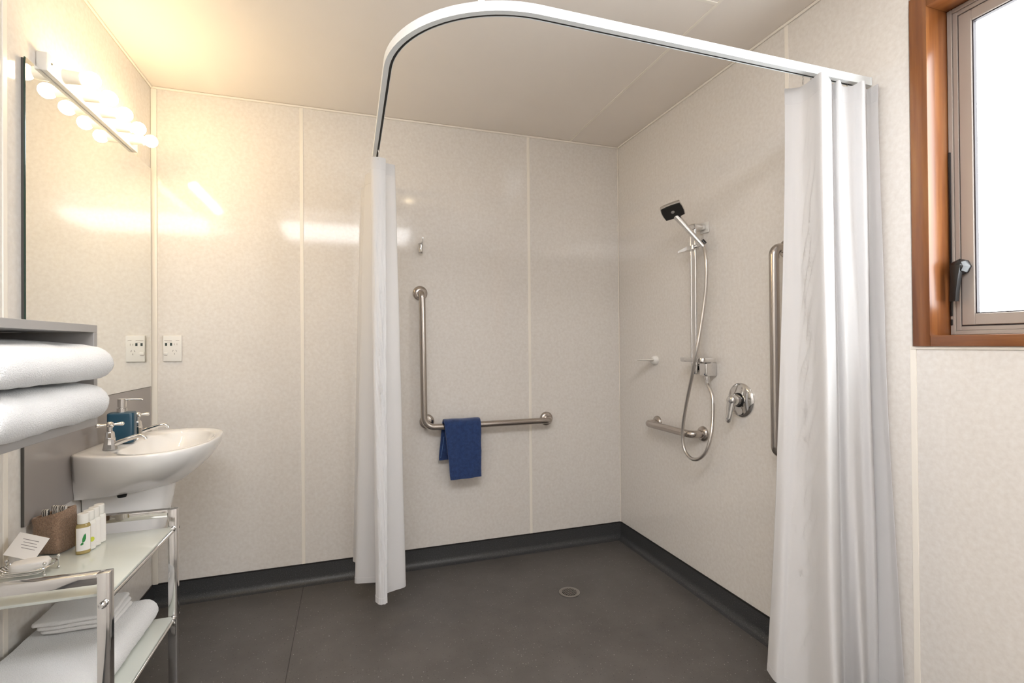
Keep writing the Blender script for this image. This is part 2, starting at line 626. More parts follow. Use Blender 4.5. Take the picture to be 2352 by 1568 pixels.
# window
win = empty('window_1', (R, 0.5, WZ0), kind='structure')
XF = R - 0.012           # timber stands proud of the wall
JW = 0.046               # timber face width
XA = 1.655               # aluminium frame plane
for nm, a in {'jamb': (WY1, WY1 + JW), }.items():
    MB().box(XF, XA + 0.05, a[0], a[1], WZ0 - 0.031, WZ1 + JW, 0.002, 2).build('timber_jamb', M_WOOD, win)
MB().box(XF, XA + 0.05, WY0 - JW, WY0, WZ0 - 0.031, WZ1 + JW, 0.002, 2).build('timber_jamb', M_WOOD, win)
MB().box(XF, XA + 0.05, WY0, WY1, WZ1, WZ1 + JW, 0.002, 2).build('timber_head', M_WOODH, win)
MB().box(XF, XA + 0.05, WY0, WY1, WZ0 - 0.031, WZ0, 0.002, 2).build('timber_sill', M_WOODH, win)
# outer aluminium frame (four members), gasket line, sash (four members), pane
FW, SW = 0.024, 0.031


def frame4(name, y0, y1, z0, z1, w, xa, xb, m_, parent, bev=0.0015):
    MB().box(xa, xb, y1 - w, y1, z0, z1, bev, 1).build(name, m_, parent)
    MB().box(xa, xb, y0, y0 + w, z0, z1, bev, 1).build(name, m_, parent)
    MB().box(xa, xb, y0 + w, y1 - w, z1 - w, z1, bev, 1).build(name, m_, parent)
    MB().box(xa, xb, y0 + w, y1 - w, z0, z0 + w, bev, 1).build(name, m_, parent)


ay0, ay1, az0, az1 = WY0 + 0.001, WY1 - 0.001, WZ0 + 0.001, WZ1 - 0.001
frame4('frame_bar', ay0, ay1, az0, az1, FW * 0.5, XA, XA + 0.04, M_ALU, win)
frame4('frame_bar', ay0 + FW * 0.5, ay1 - FW * 0.5, az0 + FW * 0.5, az1 - FW * 0.5, FW * 0.5, XA + 0.004, XA + 0.04, M_ALU, win)
o0 = FW
frame4('gasket', ay0 + o0, ay1 - o0, az0 + o0, az1 - o0, 0.0035, XA + 0.008, XA + 0.038, M_GASKET, win, 0)
o1 = FW + 0.0035
frame4('sash_bar', ay0 + o1, ay1 - o1, az0 + o1, az1 - o1, SW, XA + 0.002, XA + 0.038, M_ALU, win)
o2 = o1 + SW
frame4('glazing_bead', ay0 + o2, ay1 - o2, az0 + o2, az1 - o2, 0.003, XA + 0.006, XA + 0.03, M_GASKET, win, 0)
MB().box(XA + 0.018, XA + 0.024, ay0 + o2 + 0.003, ay1 - o2 - 0.003, az0 + o2 + 0.003, az1 - o2 - 0.003).build('pane', M_PANE, win)
# friction stay and cam handle
st = MB().box(XA - 0.004, XA + 0.001, ay1 - 0.0068, ay1 - 0.0016, 1.262, 1.735, 0.0008, 1)
st.box(XA - 0.004, XA + 0.001, ay1 - 0.0064, ay1 - 0.002, 1.236, 1.253, 0.0008, 1)
st.build('friction_stay', M_BLACK, win)
hy = ay1 - FW - 0.006
hd = MB()
hd.lathe((XA + 0.002, hy, 1.400), (-1, 0, 0), [(0, 0.023), (0.010, 0.024), (0.026, 0.017), (0.030, 0.010)], 8)
hd.loft([[Vector((x, hy + s * w + 0.006 * k_, z)) for x, s in ((XA - 0.014, -1), (XA - 0.014, 1), (XA - 0.030, 1), (XA - 0.030, -1))] for z, w, k_ in ((1.405, 0.013, 0), (1.37, 0.009, 0.3), (1.33, 0.0075, 0.9), (1.303, 0.0075, 1.2))])
hd.build('cam_handle', M_BLACK, win)

# ------------------------------------------------------------------ lamps
# unseen panel added for bounced flash (its soft reflection shows in the back wall)
cl = empty('bounce_light', (0.0, 0.02, H), 'added glowing panel standing in for flash bounced off the ceiling', 'bounced flash stand-in')
MB().box(-0.62, 0.62, -0.26, 0.30, H - 0.028, H - 0.0005, 0.006, 2).build('panel_back', M_LAMPB, cl)
MB().box(-0.60, 0.60, -0.24, 0.28, H - 0.100, H - 0.028, 0.016, 3).build('glow_panel', M_BOUNCE, cl)
# small recessed downlight
dl = empty('downlight', (0.48, 1.21, H), 'small round warm recessed downlight in the ceiling by the curtain track', 'downlight')
MB().lathe((0.48, 1.21, H - 0.0005), (0, 0, -1), [(0, 0.052), (0.005, 0.050), (0.006, 0.040)], 28).build('trim_ring', M_LAMPB, dl)
MB().lathe((0.48, 1.21, H - 0.006), (0, 0, -1), [(0, 0.036), (0.003, 0.034)], 28).build('lens', M_DOWN, dl)

# vanity strip with five globe bulbs above the mirror
PX = -0.8575        # face of the mirror board
vl = empty('vanity_light', (L, 2.13, 2.005), 'warm white vanity light bar with five glowing bulbs above the mirror', 'wall light')
MB().box(L + 0.0005, L + 0.028, 1.806, 2.468, 2.006, 2.062, 0.004, 2).build('backplate', M_LAMPB, vl)
MB().lathe((L + 0.0282, 1.830, 2.037), (1, 0, 0), [(0, 0.003), (0.0015, 0.0025)], 10).build('screw', M_GREYEDGE, vl)
for y in (1.902, 2.024, 2.147, 2.271, 2.396):
    sk = MB().lathe((L + 0.0280, y, 2.037), (1, 0, 0), [(0, 0.021), (0.002, 0.0205), (0.044, 0.0185), (0.045, 0.016)], 24).build('lamp_socket', M_LAMPB, vl)
    bp = [(0.043, 0.012), (0.048, 0.0135)]
    for k in range(0, 13):
        an = math.radians(-58 + (148) * k / 12)
        bp.append((0.069 + 0.0245 * math.sin(an), 0.0245 * math.cos(an)))
    MB().lathe((L + 0.028, y, 2.037), (1, 0, 0), bp, 24).build('bulb', M_BULB, vl)

# ------------------------------------------------------------------ mirror and the grey board under it
MY0, MY1 = 1.737, 2.658
mr = empty('wall_mirror', (L, 2.18, 1.014), 'frameless rectangular mirror above the washbasin under the bulb bar', 'mirror')
MB().box(PX - 0.0005, PX + 0.0035, MY0, MY1, 1.014, 2.005).build('silvered_glass', M_MIRROR, mr, smooth=False)
MB().box(L + 0.0005, PX - 0.0008, MY0 + 0.001, MY1 - 0.001, 1.016, 2.003).build('backing_board', M_GREYEDGE, mr)
MB().box(PX - 0.0004, PX + 0.0030, MY0 - 0.0016, MY0 - 0.0001, 1.014, 2.005).build('polished_edge', M_MEDGE, mr)
sp = empty('splash_panel', (L, 2.18, 0.694), 'plain grey laminate splashback panel on the wall behind the washbasin', 'splashback')
MB().box(L + 0.0005, PX, MY0 - 0.002, MY1 + 0.004, 0.694, 1.012, 0.001, 1).build('panel', M_GREY, sp)
MB().box(L + 0.0006, PX - 0.0006, MY0 - 0.0032, MY0 - 0.0022, 0.695, 1.011).build('edge_band', M_GREYEDGE, sp)

# ------------------------------------------------------------------ wall shelf box and towels
XSF = -0.620
ws = empty('wall_shelf', (L, 1.28, 0.990), 'grey open box shelf on the left wall holding folded towels', 'shelf')
BY0, BY1 = 0.98, 1.560
MB().box(L + 0.001, XSF, BY0, BY1, 1.230, 1.249, 0.0008, 1).build('top_board', M_SHELF, ws)
MB().box(L + 0.001, XSF, BY0, BY1, 0.992, 1.012, 0.0008, 1).build('bottom_board', M_SHELF, ws)
MB().box(L + 0.001, XSF, BY1 - 0.018, BY1, 1.0125, 1.2295, 0.0008, 1).build('end_panel', M_SHELF, ws)
MB().box(L + 0.001, XSF, BY0, BY0 + 0.018, 1.0125, 1.2295, 0.0008, 1).build('end_panel', M_SHELF, ws)
MB().box(L + 0.0008, L + 0.006, BY0 + 0.0185, BY1 - 0.0185, 1.0125, 1.2295).build('back_board', M_SHELF, ws)


def u_path(xb, xf, z0, h, th, rise=0.0, flat=1.0):
    r = (h - th) / 2
    zb, zt = z0 + th / 2, z0 + h - th / 2
    pts = [(xb, zb), (xb * 0.5 + (xf - r) * 0.5, zb), (xf - r, zb)]
    for k in range(1, 9):
        an = -math.pi / 2 + math.pi * k / 9
        pts.append((xf - r - th / 2 + (r + 0.0) * math.cos(an) + th / 2 * (1 if k else 1), z0 + h / 2 + r * math.sin(an)))
    for k in range(0, 9):
        t = k / 8
        pts.append(((xf - r) * (1 - t) + xb * t, zt + rise * math.sin(t * math.pi / 2)))
    return pts


def folded_towel(name, label, xb, xf, y0, y1, z0, h, th, rise, seed, m_, group=None, inner=True, amp=0.003, sag=None):
    mb = MB()
    towel_mesh(mb, u_path(xb, xf - th / 2, z0, h, th, rise), th, y0, y1, 26, amp, seed, sag, zmin=z0 - 0.0005)
    if inner:
        hi = h - 2 * th - 0.001
        towel_mesh(mb, u_path(xb + 0.01, xf - th * 1.6, z0 + th + 0.0005, hi, min(hi * 0.46, th), rise * 0.55), min(hi * 0.46, th), y0 + 0.006, y1 - 0.010, 20, amp, seed + 3, sag)
    return mb.build(name, m_, None, angle=70, label=label, cat='towel', group=group)


folded_towel('bath_towel', 'folded white bath towel lying on the bottom of the grey wall shelf', -0.835, -0.566, 1.085, 1.497, 1.016, 0.088, 0.030, 0.006, 1.3, M_TERRY, 'white towels in the wall shelf', amp=0.005)
folded_towel('bath_towel', 'folded white bath towel on top of the other towel in the grey shelf', -0.835, -0.560, 1.080, 1.505, 1.114, 0.078, 0.030, 0.024, 7.7, M_TERRY, 'white towels in the wall shelf', amp=0.005)

# ------------------------------------------------------------------ washbasin
BZ, BYC = 0.846, 2.165
wbz = empty('washbasin', (L, BYC, 0.69), 'white ceramic wall-hung washbasin with a curved front and short shroud', 'washbasin')


def basin_outline(half, inset=0.0, z=BZ, back=PX + 0.0012):
    """half: list of (x, halfwidth) from the wall outward; returns a closed ring"""
    P = [(x, w) for x, w in half]
    up = [Vector((x, BYC + w, z)) for x, w in P]
    dn = [Vector((x, BYC - w, z)) for x, w in P[::-1][1:]]
    return up + dn


def half_curve(pts, n=28):
    c = catmull([(a, b, 0) for a, b in pts], 12)
    # resample by arc length
    L_ = [0]
    for i in range(1, len(c)):
        L_.append(L_[-1] + (c[i] - c[i - 1]).length)
    out = []
    for k in range(n + 1):
        s = L_[-1] * k / n
        j = max(i for i in range(len(L_)) if L_[i] <= s + 1e-9)
        if j >= len(c) - 1:
            q = c[-1]
        else:
            q = c[j].lerp(c[j + 1], (s - L_[j]) / max(L_[j + 1] - L_[j], 1e-9))
        out.append((q.x, max(q.y, 0)))
    return out


XB = PX + 0.0012
rim = [(XB, 0.190), (-0.815, 0.232), (-0.750, 0.268), (-0.670, 0.289), (-0.600, 0.282), (-0.545, 0.245), (-0.505, 0.180), (-0.482, 0.095), (-0.475, 0.0)]
bot = [(XB, 0.172), (-0.815, 0.176), (-0.775, 0.172), (-0.735, 0.160), (-0.690, 0.136), (-0.650, 0.102), (-0.618, 0.066), (-0.600, 0.030), (-0.595, 0.0)]
bowl = [(-0.745, 0.085), (-0.742, 0.150), (-0.715, 0.200), (-0.665, 0.228), (-0.610, 0.222), (-0.562, 0.188), (-0.528, 0.130), (-0.510, 0.065), (-0.505, 0.0)]


def ring_of(half, z, zf=None):
    h = half_curve(half)
    up = [Vector((x, BYC + w, z if zf is None else zf(x))) for x, w in h]
    dn = [Vector((x, BYC - w, z if zf is None else zf(x))) for x, w in h[::-1][1:]]
    return up + dn


def lerp_half(a, b, t, tx=None):
    tx = t if tx is None else tx
    return [(p[0] + (q[0] - p[0]) * tx, p[1] + (q[1] - p[1]) * t) for p, q in zip(a, b)]


rings = []
zb = 0.692
# outside, bottom to rim
rings.append(ring_of(lerp_half(rim, bot, 1.06, 1.06), zb))
rings.append(ring_of(bot, zb + 0.004))
for t in (0.10, 0.22, 0.36, 0.50, 0.64, 0.78, 0.90, 0.96):
    k = math.sin(t * math.pi / 2) ** 1.0
    k = 1 - (1 - t) ** 1.7
    rings.append(ring_of(lerp_half(bot, rim, k), zb + 0.004 + (BZ - zb - 0.012) * t))
rings.append(ring_of(rim, BZ - 0.006))
rings.append(ring_of(lerp_half(rim, bowl, 0.02), BZ - 0.0015))
rings.append(ring_of(lerp_half(rim, bowl, 0.06), BZ))
# deck then bowl
for t, dz in ((0.3, -0.0005), (0.7, -0.002), (0.95, -0.006), (1.0, -0.012)):
    rings.append(ring_of(lerp_half(rim, bowl, t), BZ + dz))
cen = [(-0.640, 0.0)] * 2
small = [(-0.655 + 0.03 * (i / 8) * 1.0, 0.022 * math.sin(math.pi * (0.5 + 0.5 * i / 8)) if i else 0.022) for i in range(9)]
for t in (0.12, 0.3, 0.52, 0.76, 1.0):
    rings.append(ring_of(lerp_half(bowl, small, t ** 1.3), BZ - 0.012 - 0.105 * math.sin(t * math.pi / 2)))
MB().loft(rings).build('bowl', M_PORC, wbz, angle=50)
# shroud (half pedestal)
shr = []
for z, hw, xf in ((0.6915, 0.112, -0.622), (0.64, 0.108, -0.628), (0.58, 0.104, -0.640), (0.53, 0.101, -0.652), (0.505, 0.098, -0.664), (0.488, 0.090, -0.690), (0.480, 0.075, -0.730)):
    hf = [(L + 0.004, hw), (L + 0.06, hw * 1.0), (L + 0.12, hw * 0.97), (xf - 0.055, hw * 0.88), (xf - 0.022, hw * 0.66), (xf - 0.006, hw * 0.36), (xf, 0.0)]
    shr.append(ring_of(hf, z))
MB().loft(shr).build('shroud', M_PORC, wbz, angle=50)
MB().lathe((-0.735, 2.02, 0.6905), (0, 0, -1), [(0, 0.014), (0.007, 0.012)], 16).build('fixing_hole', M_HOLE, wbz)
MB().lathe((-0.640, BYC, BZ - 0.1165), (0, 0, 1), [(0, 0.02), (0.002, 0.018), (0.003, 0.012)], 20).build('waste_ring', M_CHROME, wbz)


def pillar_tap(tx, ty, label):
    z = BZ
    t = empty('pillar_tap', (tx, ty, z), label, 'tap', 'chrome pillar taps on the washbasin')
    body = MB()
    body.lathe((tx, ty, z), (0, 0, 1), [(0, 0.021), (0.003, 0.0205), (0.014, 0.0185), (0.032, 0.0155), (0.038, 0.0160), (0.040, 0.0148), (0.056, 0.0130), (0.060, 0.0105), (0.061, 0.0085)], 12)
    body.build('body', M_CHROME, t, angle=25)
    MB().lathe((tx, ty, z + 0.0605), (0, 0, 1), [(0, 0.0072), (0.016, 0.0072)], 14).build('spindle', M_CHROME, t)
    hd_ = MB()
    hd_.lathe((tx, ty, z + 0.0765), (0, 0, 1), [(0, 0.0085), (0.003, 0.0115), (0.010, 0.0115), (0.014, 0.0085), (0.0165, 0.004)], 18)
    for k in range(4):
        a = math.radians(28 + 90 * k)
        d = Vector((math.cos(a), math.sin(a), 0))
        c = Vector((tx, ty, z + 0.083))
        hd_.tube([c + d * (0.004 + 0.030 * i / 8) for i in range(9)], 0.004, 12, True, lambda u: 0.0038 + 0.0032 * max(0, u - 0.35) / 0.65 if u < 0.97 else 0.0052)
        hd_.sphere(c + d * 0.033, 0.0066, 12, 8)
    hd_.build('cross_handle', M_CHROME, t)
    s_ = MB()
    pts = catmull([(tx + 0.010, ty, z + 0.016), (tx + 0.035, ty, z + 0.026), (tx + 0.065, ty, z + 0.036), (tx + 0.085, ty, z + 0.040), (tx + 0.097, ty, z + 0.036), (tx + 0.102, ty, z + 0.027)], 5)
    s_.tube(pts, 0.0075, 14, True, lambda u: 0.0085 - 0.0022 * u)
    s_.build('spout', M_CHROME, t)
    return t


pillar_tap(-0.772, 2.030, 'chrome cross-handle pillar tap on the washbasin, the one nearer the shelf')
pillar_tap(-0.782, 2.290, 'chrome cross-handle pillar tap on the washbasin, partly behind the blue dispenser')

# soap dispenser
sd = empty('soap_dispenser', (-0.785, 2.160, BZ), 'dark blue soap dispenser with chrome pump standing between the taps', 'dispenser')
db = bmesh.new()
ringsd = []


def rrect(cx, cy, hx, hy, r, z, ang=0.0, n=6):
    out = []
    for sx_, sy_, a0 in ((1, 1, 0), (-1, 1, 90), (-1, -1, 180), (1, -1, 270)):
        for k in range(n + 1):
            a = math.radians(a0 + 90 * k / n)
            x, y = sx_ * (hx - r) + r * math.cos(a), sy_ * (hy - r) + r * math.sin(a)
            out.append(Vector((cx + x * math.cos(ang) - y * math.sin(ang), cy + x * math.sin(ang) + y * math.cos(ang), z)))
    return out


db.free()
SA = math.radians(8)
MB().loft([rrect(-0.785, 2.16, 0.040 - i_, 0.030 - i_, 0.014, z, SA) for z, i_ in ((BZ + 0.0005, 0.002), (BZ + 0.003, 0.0), (BZ + 0.104, 0.0), (BZ + 0.108, 0.0012), (BZ + 0.110, 0.004))]).build('bottle', M_BLUE, sd)
pm = MB()
pm.lathe((-0.785, 2.16, BZ + 0.110), (0, 0, 1), [(0, 0.0155), (0.014, 0.0155), (0.015, 0.010), (0.018, 0.010), (0.0185, 0.0135), (0.047, 0.0135), (0.049, 0.012)], 22)
pm.tube(catmull([(-0.785, 2.16, BZ + 0.155), (-0.755, 2.16, BZ + 0.1555), (-0.728, 2.16, BZ + 0.1545), (-0.722, 2.16, BZ + 0.152)], 5), 0.0034, 12)
pm.build('pump', M_CHROME, sd)

# ------------------------------------------------------------------ power outlet on the back wall
po = empty('power_outlet', (-0.782, D, 1.123), 'white shaver and power outlet plate on the back wall beside the mirror', 'power outlet')
x0, x1, z0, z1 = -0.819, -0.744, 1.124, 1.245
MB().box(x0, x1, D - 0.011, D - 0.0005, z0, z1, 0.003, 3).build('plate', M_WPLAST, po)


def mark(name, cx, cz, w, h, m_, parent, d=0.0006, ang=0):
    c, s = math.cos(ang), math.sin(ang)
    return MB().obox((cx, D - 0.011 - d / 2, cz), Vector((c, 0, s)), Vector((0, 1, 0)), Vector((-s, 0, c)), w / 2, d / 2 + 0.0002, h / 2).build(name, m_, parent)


mark('printed_line', -0.798, 1.2215, 0.030, 0.0018, M_OUTINK, po)
mark('printed_line', -0.760, 1.2215, 0.014, 0.0018, M_OUTINK, po)
mark('printed_line', -0.792, 1.2145, 0.018, 0.0012, M_OUTINK, po)
mark('shaver_socket', -0.806, 1.2035, 0.0085, 0.0125, M_SOCKET, po)
mark('shaver_socket', -0.786, 1.2035, 0.0085, 0.0125, M_SOCKET, po)
mark('printed_line', -0.7725, 1.2035, 0.0014, 0.009, M_OUTINK, po)
mark('printed_line', -0.7625, 1.2035, 0.0014, 0.009, M_OUTINK, po)
MB().box(-0.8165, -0.7985, D - 0.0145, D - 0.0105, 1.1555, 1.1685, 0.0015, 2).build('rocker_switch', M_WPLAST, po)
mark('printed_line', -0.8075, 1.1525, 0.013, 0.0022, M_OUTINK, po)
mark('pin_slot', -0.779, 1.1735, 0.0018, 0.0075, M_INK, po, ang=math.radians(-28))
mark('pin_slot', -0.7655, 1.1735, 0.0018, 0.0075, M_INK, po, ang=math.radians(28))
mark('pin_slot', -0.7722, 1.1595, 0.0018, 0.0075, M_INK, po)

# ------------------------------------------------------------------ grab rails


def flange(mb, c, axis, r=0.040):
    mb.lathe(c, axis, [(0, r), (0.003, r), (0.010, r * 0.93), (0.015, r * 0.75), (0.018, r * 0.5)], 30)


TR = 0.0175
OFF = 0.074
lg = empty('grab_rail', (0.37, D, 0.75), 'L-shaped stainless grab rail on the back wall with the blue towel', 'grab rail', 'stainless grab rails')
yw = D - 0.0008
yo = D - OFF
pts = fillet([(0.366, D - 0.012, 1.470), (0.366, yo, 1.470), (0.374, yo, 0.757), (1.092, yo, 0.757), (1.092, D - 0.012, 0.757)], 0.055, 9)
MB().tube(pts, TR, 18).build('bar', M_STEEL, lg)
mb = MB(); flange(mb, (0.366, yw, 1.470), (0, -1, 0)); mb.build('wall_flange', M_STEEL, lg)
mb = MB(); flange(mb, (1.092, yw, 0.757), (0, -1, 0)); mb.build('wall_flange', M_STEEL, lg)
mb = MB(); flange(mb, (0.398, yw, 0.778), (0, -1, 0)); mb.tube([(0.398, D - 0.012, 0.778), (0.392, D - 0.05, 0.775), (0.384, yo + 0.008, 0.772)], 0.014, 14); mb.build('wall_flange', M_STEEL, lg)

sg = empty('grab_rail', (R, 2.12, 0.76), 'short horizontal stainless grab rail low under the shower hose', 'grab rail', 'stainless grab rails')
xo = R - 0.070
pts = fillet([(R - 0.012, 2.305, 0.764), (xo, 2.305, 0.764), (xo, 1.942, 0.764), (R - 0.012, 1.942, 0.764)], 0.05, 9)
MB().tube(pts, TR, 18).build('bar', M_STEEL, sg)
for y in (2.305, 1.942):
    mb = MB(); flange(mb, (R - 0.0008, y, 0.764), (-1, 0, 0), 0.036); mb.build('wall_flange', M_STEEL, sg)

vg = empty('grab_rail', (R, 1.458, 0.78), 'tall vertical stainless grab rail half hidden behind the right shower curtain', 'grab rail', 'stainless grab rails')
pts = fillet([(R - 0.012, 1.458, 1.545), (xo, 1.458, 1.545), (xo, 1.458, 0.775), (R - 0.012, 1.458, 0.775)], 0.05, 9)
MB().tube(pts, TR, 18).build('bar', M_STEEL, vg)
for z in (1.545, 0.775):
    mb = MB(); flange(mb, (R - 0.0030, 1.458, z), (-1, 0, 0), 0.036); mb.build('wall_flange', M_STEEL, vg)

# blue towel folded over the L rail
tb = MB()
xa, xb2 = 0.474, 0.672
NT = 34


def drape(mb, xl, xr, y_front, y_back, z_top, z_front, z_back, th, rr, skew_l, seed, nx=22):
    """sheet hung over a bar: front drop, over the bar, back drop; thick strip in YZ swept along X"""
    path = []
    n1 = 12
    for k in range(n1):
        t = k / n1
        path.append((y_front, z_front + (z_top - rr - z_front) * t))
    for k in range(0, 11):
        an = math.pi * k / 10
        yc = (y_front + y_back) / 2
        path.append((yc - (y_back - y_front) / 2 * math.cos(an), z_top - rr + rr * math.sin(an)))
    for k in range(1, n1 + 1):
        t = k / n1
        path.append((y_back, z_top - rr + (z_back - z_top + rr) * t))
    rings = []
    for j in range(nx + 1):
        u = j / nx
        e = min(u, 1 - u) * (xr - xl)
        kk = 1.0 if e > 0.006 else 0.6 + 0.4 * math.sqrt(max(0, 1 - (1 - e / 0.006) ** 2))
        ring = []
        for q in strip_outline(path, th * kk):
            drop = (z_top - q.y) / (z_top - z_front)
            isb = q.x > (y_front + y_back) / 2
            sh = skew_l * max(0, drop) * (1 - u)
            x = xl + (xr - xl) * u + (sh if not isb else -sh * 0.9)
            w = Vector((x, q.x, q.y))
            w += noise.noise_vector(Vector((x * 18 + seed, q.x * 18, q.y * 18))) * 0.003
            if not isb:
                w.z -= 0.006 * (1 - u) * max(0, drop)
                w.y -= 0.004 * max(0, drop)
            ring.append(w)
        rings.append(ring)
    return mb.loft(rings)


drape(tb, xa, xb2, yo - TR - 0.010, yo + TR + 0.010, 0.757 + TR + 0.017, 0.484, 0.575, 0.011, 0.028, 0.032, 2.0)
bt = tb.build('hand_towel', M_BLUET, None, angle=70, label='small navy blue towel folded over the L-shaped grab rail', cat='towel')
MB().tube([(xa - 0.012, yo + TR + 0.0005, 0.588), (xa - 0.002, yo + TR - 0.001, 0.64), (xa + 0.006, yo + TR - 0.001, 0.70)], 0.0016, 8).build('hem_edge', mat('hem_light_blue', (0.10, 0.19, 0.40), 0.9), bt)

# robe hook
rh = empty('robe_hook', (0.372, D, 1.70), 'tiny chrome robe hook on the back wall above the L-shaped rail', 'hook')
mb = MB()
mb.lathe((0.372, D - 0.0008, 1.712), (0, -1, 0), [(0, 0.012), (0.004, 0.012), (0.005, 0.008), (0.014, 0.007)], 18)
mb.build('base', M_CHROME, rh)
MB().lathe((0.368, D - 0.024, 1.682), (0, 0, 1), [(0, 0.0110), (0.003, 0.0135), (0.006, 0.0120), (0.048, 0.0120), (0.051, 0.0135), (0.054, 0.0110)], 20).build('barrel', M_CHROME, rh)
MB().tube(catmull([(0.374, D - 0.020, 1.734), (0.378, D - 0.026, 1.748), (0.380, D - 0.028, 1.768)], 5), 0.0035, 10, True, lambda u: 0.0045 - 0.002 * u).build('peg', M_CHROME, rh)

# ------------------------------------------------------------------ shower fittings on the right wall
# soap dish
so = empty('soap_dish', (R, 2.322, 1.08), 'small white plastic soap dish on the shower wall left of the hose', 'soap dish')
MB().lathe((R - 0.0008, 2.318, 1.100), (-1, 0, 0), [(0, 0.026), (0.006, 0.026), (0.018, 0.023), (0.026, 0.018), (0.030, 0.010)], 26).build('mount', M_WPLAST, so)
ring2 = []
for x, hw, t in ((R - 0.020, 0.020, 0.011), (R - 0.045, 0.033, 0.007), (R - 0.080, 0.040, 0.005), (R - 0.105, 0.034, 0.004), (R - 0.122, 0.016, 0.0035)):
    ring2.append([Vector((x, 2.322 + hw * math.cos(a), 1.102 + t * math.sin(a))) for a in [2 * math.pi * k / 20 for k in range(20)]])
MB().loft(ring2).build('dish', M_WPLAST, so)

# slide rail
RX, RY = R - 0.060, 1.928
sr = empty('shower_rail', (R, RY, 1.03), 'chrome vertical shower slide rail with brackets and soap tray', 'shower rail')
mb = MB()
mb.tube([(RX, RY + 0.0145, 1.050), (RX, RY + 0.0145, 1.735)], 0.0068, 14)
mb.tube([(RX, RY - 0.0145, 1.050), (RX, RY - 0.0145, 1.735)], 0.0068, 14)
mb.box(RX - 0.003, RX + 0.003, RY - 0.014, RY + 0.014, 1.050, 1.735)
mb.build('rail', M_CHROME, sr)
MB().box(RX - 0.012, R - 0.006, RY - 0.024, RY + 0.024, 1.715, 1.742, 0.006, 2).build('top_bracket', M_CHROME, sr)
MB().box(R - 0.006, R - 0.0008, RY - 0.040, RY + 0.020, 1.702, 1.752, 0.002, 2).build('wall_plate', M_WPLAST, sr)
MB().box(RX - 0.010, R - 0.0008, RY - 0.020, RY + 0.016, 1.046, 1.094, 0.005, 2).build('bottom_bracket', M_CHROME, sr)
tray = []
for z, s_ in ((1.104, 0.94), (1.108, 1.0), (1.120, 1.0), (1.124, 0.97)):
    tray.append(rrect(RX - 0.008, RY - 0.030, 0.040 * s_, 0.082 * s_, 0.020, z))
MB().loft(tray).build('soap_tray', M_CHROME, sr)
MB().box(R - 0.062, R - 0.0008, 1.846, 1.896, 1.040, 1.103, 0.007, 3).build('outlet_elbow', M_CHROME, sr)
MB().lathe((R - 0.036, 1.871, 1.041), (0, 0, -1), [(0, 0.011), (0.018, 0.011), (0.020, 0.009), (0.040, 0.008)], 18).build('hose_nut', M_CHROME, sr)
# slider that holds the handset
sl = MB()
sl.loft([rrect(RX - 0.006, RY, 0.020, 0.030, 0.010, z) for z in (1.622, 1.640)])
sl.loft([[Vector((RX - 0.006 + dx, RY + 0.02 + t * 0.075, 1.631 - 0.003 * t + dz * (1 - 0.55 * t))) for dx, dz in ((-0.016 + 0.008 * t, -0.009), (0.014 - 0.006 * t, -0.009), (0.014 - 0.006 * t, 0.009), (-0.016 + 0.008 * t, 0.009))] for t in (0, 0.5, 1)])
sl.build('slider', M_CHROME, sr)
HB = at(1611, 561, 0, 1.498)              # foot of the handset in its holder
E1H = RV * 0.0376 + UV_ * 0.0116 - FV * 0.022
E2H = -RV * 0.0193 + UV_ * 0.0174 - FV * 0.0238
HC = at(1545, 485, 0, 1.395)
e1, e2 = E1H.normalized(), E2H.normalized()
nn = e1.cross(e2)
if nn.z > 0:
    nn = -nn
HE = HC - E2H * 0.98 - nn * 0.013
hu = (HE - HB).normalized()
HLEN = (HE - HB).length
MB().tube([HB + hu * 0.004 + Vector((0.0195, -0.004, 0)), HB + hu * 0.024 + Vector((0.0195, -0.004, 0))], 0.0095, 14).build('handset_cradle', M_BLACK, sr)
MB().tube([Vector((RX - 0.004, RY - 0.02, 1.632)), HB + hu * 0.008 + Vector((0.0175, 0.002, 0))], 0.008, 12).build('cradle_arm', M_CHROME, sr)

# handset
hs = empty('hand_shower', tuple(HB), 'chrome hand shower with a square dark spray face in its holder', 'hand shower')
MB().tube([HB + hu * (-0.014 + (HLEN + 0.014) * k / 10) for k in range(11)], 0.012, 16, True, lambda u: 0.0090 + 0.0070 * u).build('handle', M_CHROME, hs, angle=60)
e1, e2 = E1H.normalized(), E2H.normalized()
nn = e1.cross(e2)
if nn.z > 0:
    nn = -nn
sq = []


def sq_ring(c, hw, hl, off, bulge):
    out = []
    n = 8
    for (ax_, ay_, bx, by) in ((1, -1, 1, 1), (1, 1, -1, 1), (-1, 1, -1, -1), (-1, -1, 1, -1)):
        for k in range(n):
            t = k / n
            x, y = ax_ + (bx - ax_) * t, ay_ + (by - ay_) * t
            b = 1 + bulge * (1 - (2 * t - 1) ** 2)
            if ax_ == bx:
                x *= b
            else:
                y *= b
            out.append(c + e1 * (x * hw) + e2 * (y * hl) + nn * off)
    return out


MB().loft([sq_ring(HC, 0.030, 0.030, -0.022, 0.05), sq_ring(HC, 0.043, 0.038, -0.014, 0.08), sq_ring(HC, 0.045, 0.040, 0.0, 0.10), sq_ring(HC, 0.0435, 0.0385, 0.004, 0.10)]).build('head', M_CHROME, hs, angle=40)
fp = MB().loft([sq_ring(HC, 0.042, 0.037, 0.0035, 0.10), sq_ring(HC, 0.041, 0.036, 0.0062, 0.10)]).build('spray_face', M_DARKFACE, hs)
MB().lathe(HC + nn * 0.0060, nn, [(0, 0.008), (0.0016, 0.0075)], 18).build('centre_jet', mat('jet_grey', (0.35, 0.34, 0.33), 0.4), fp)

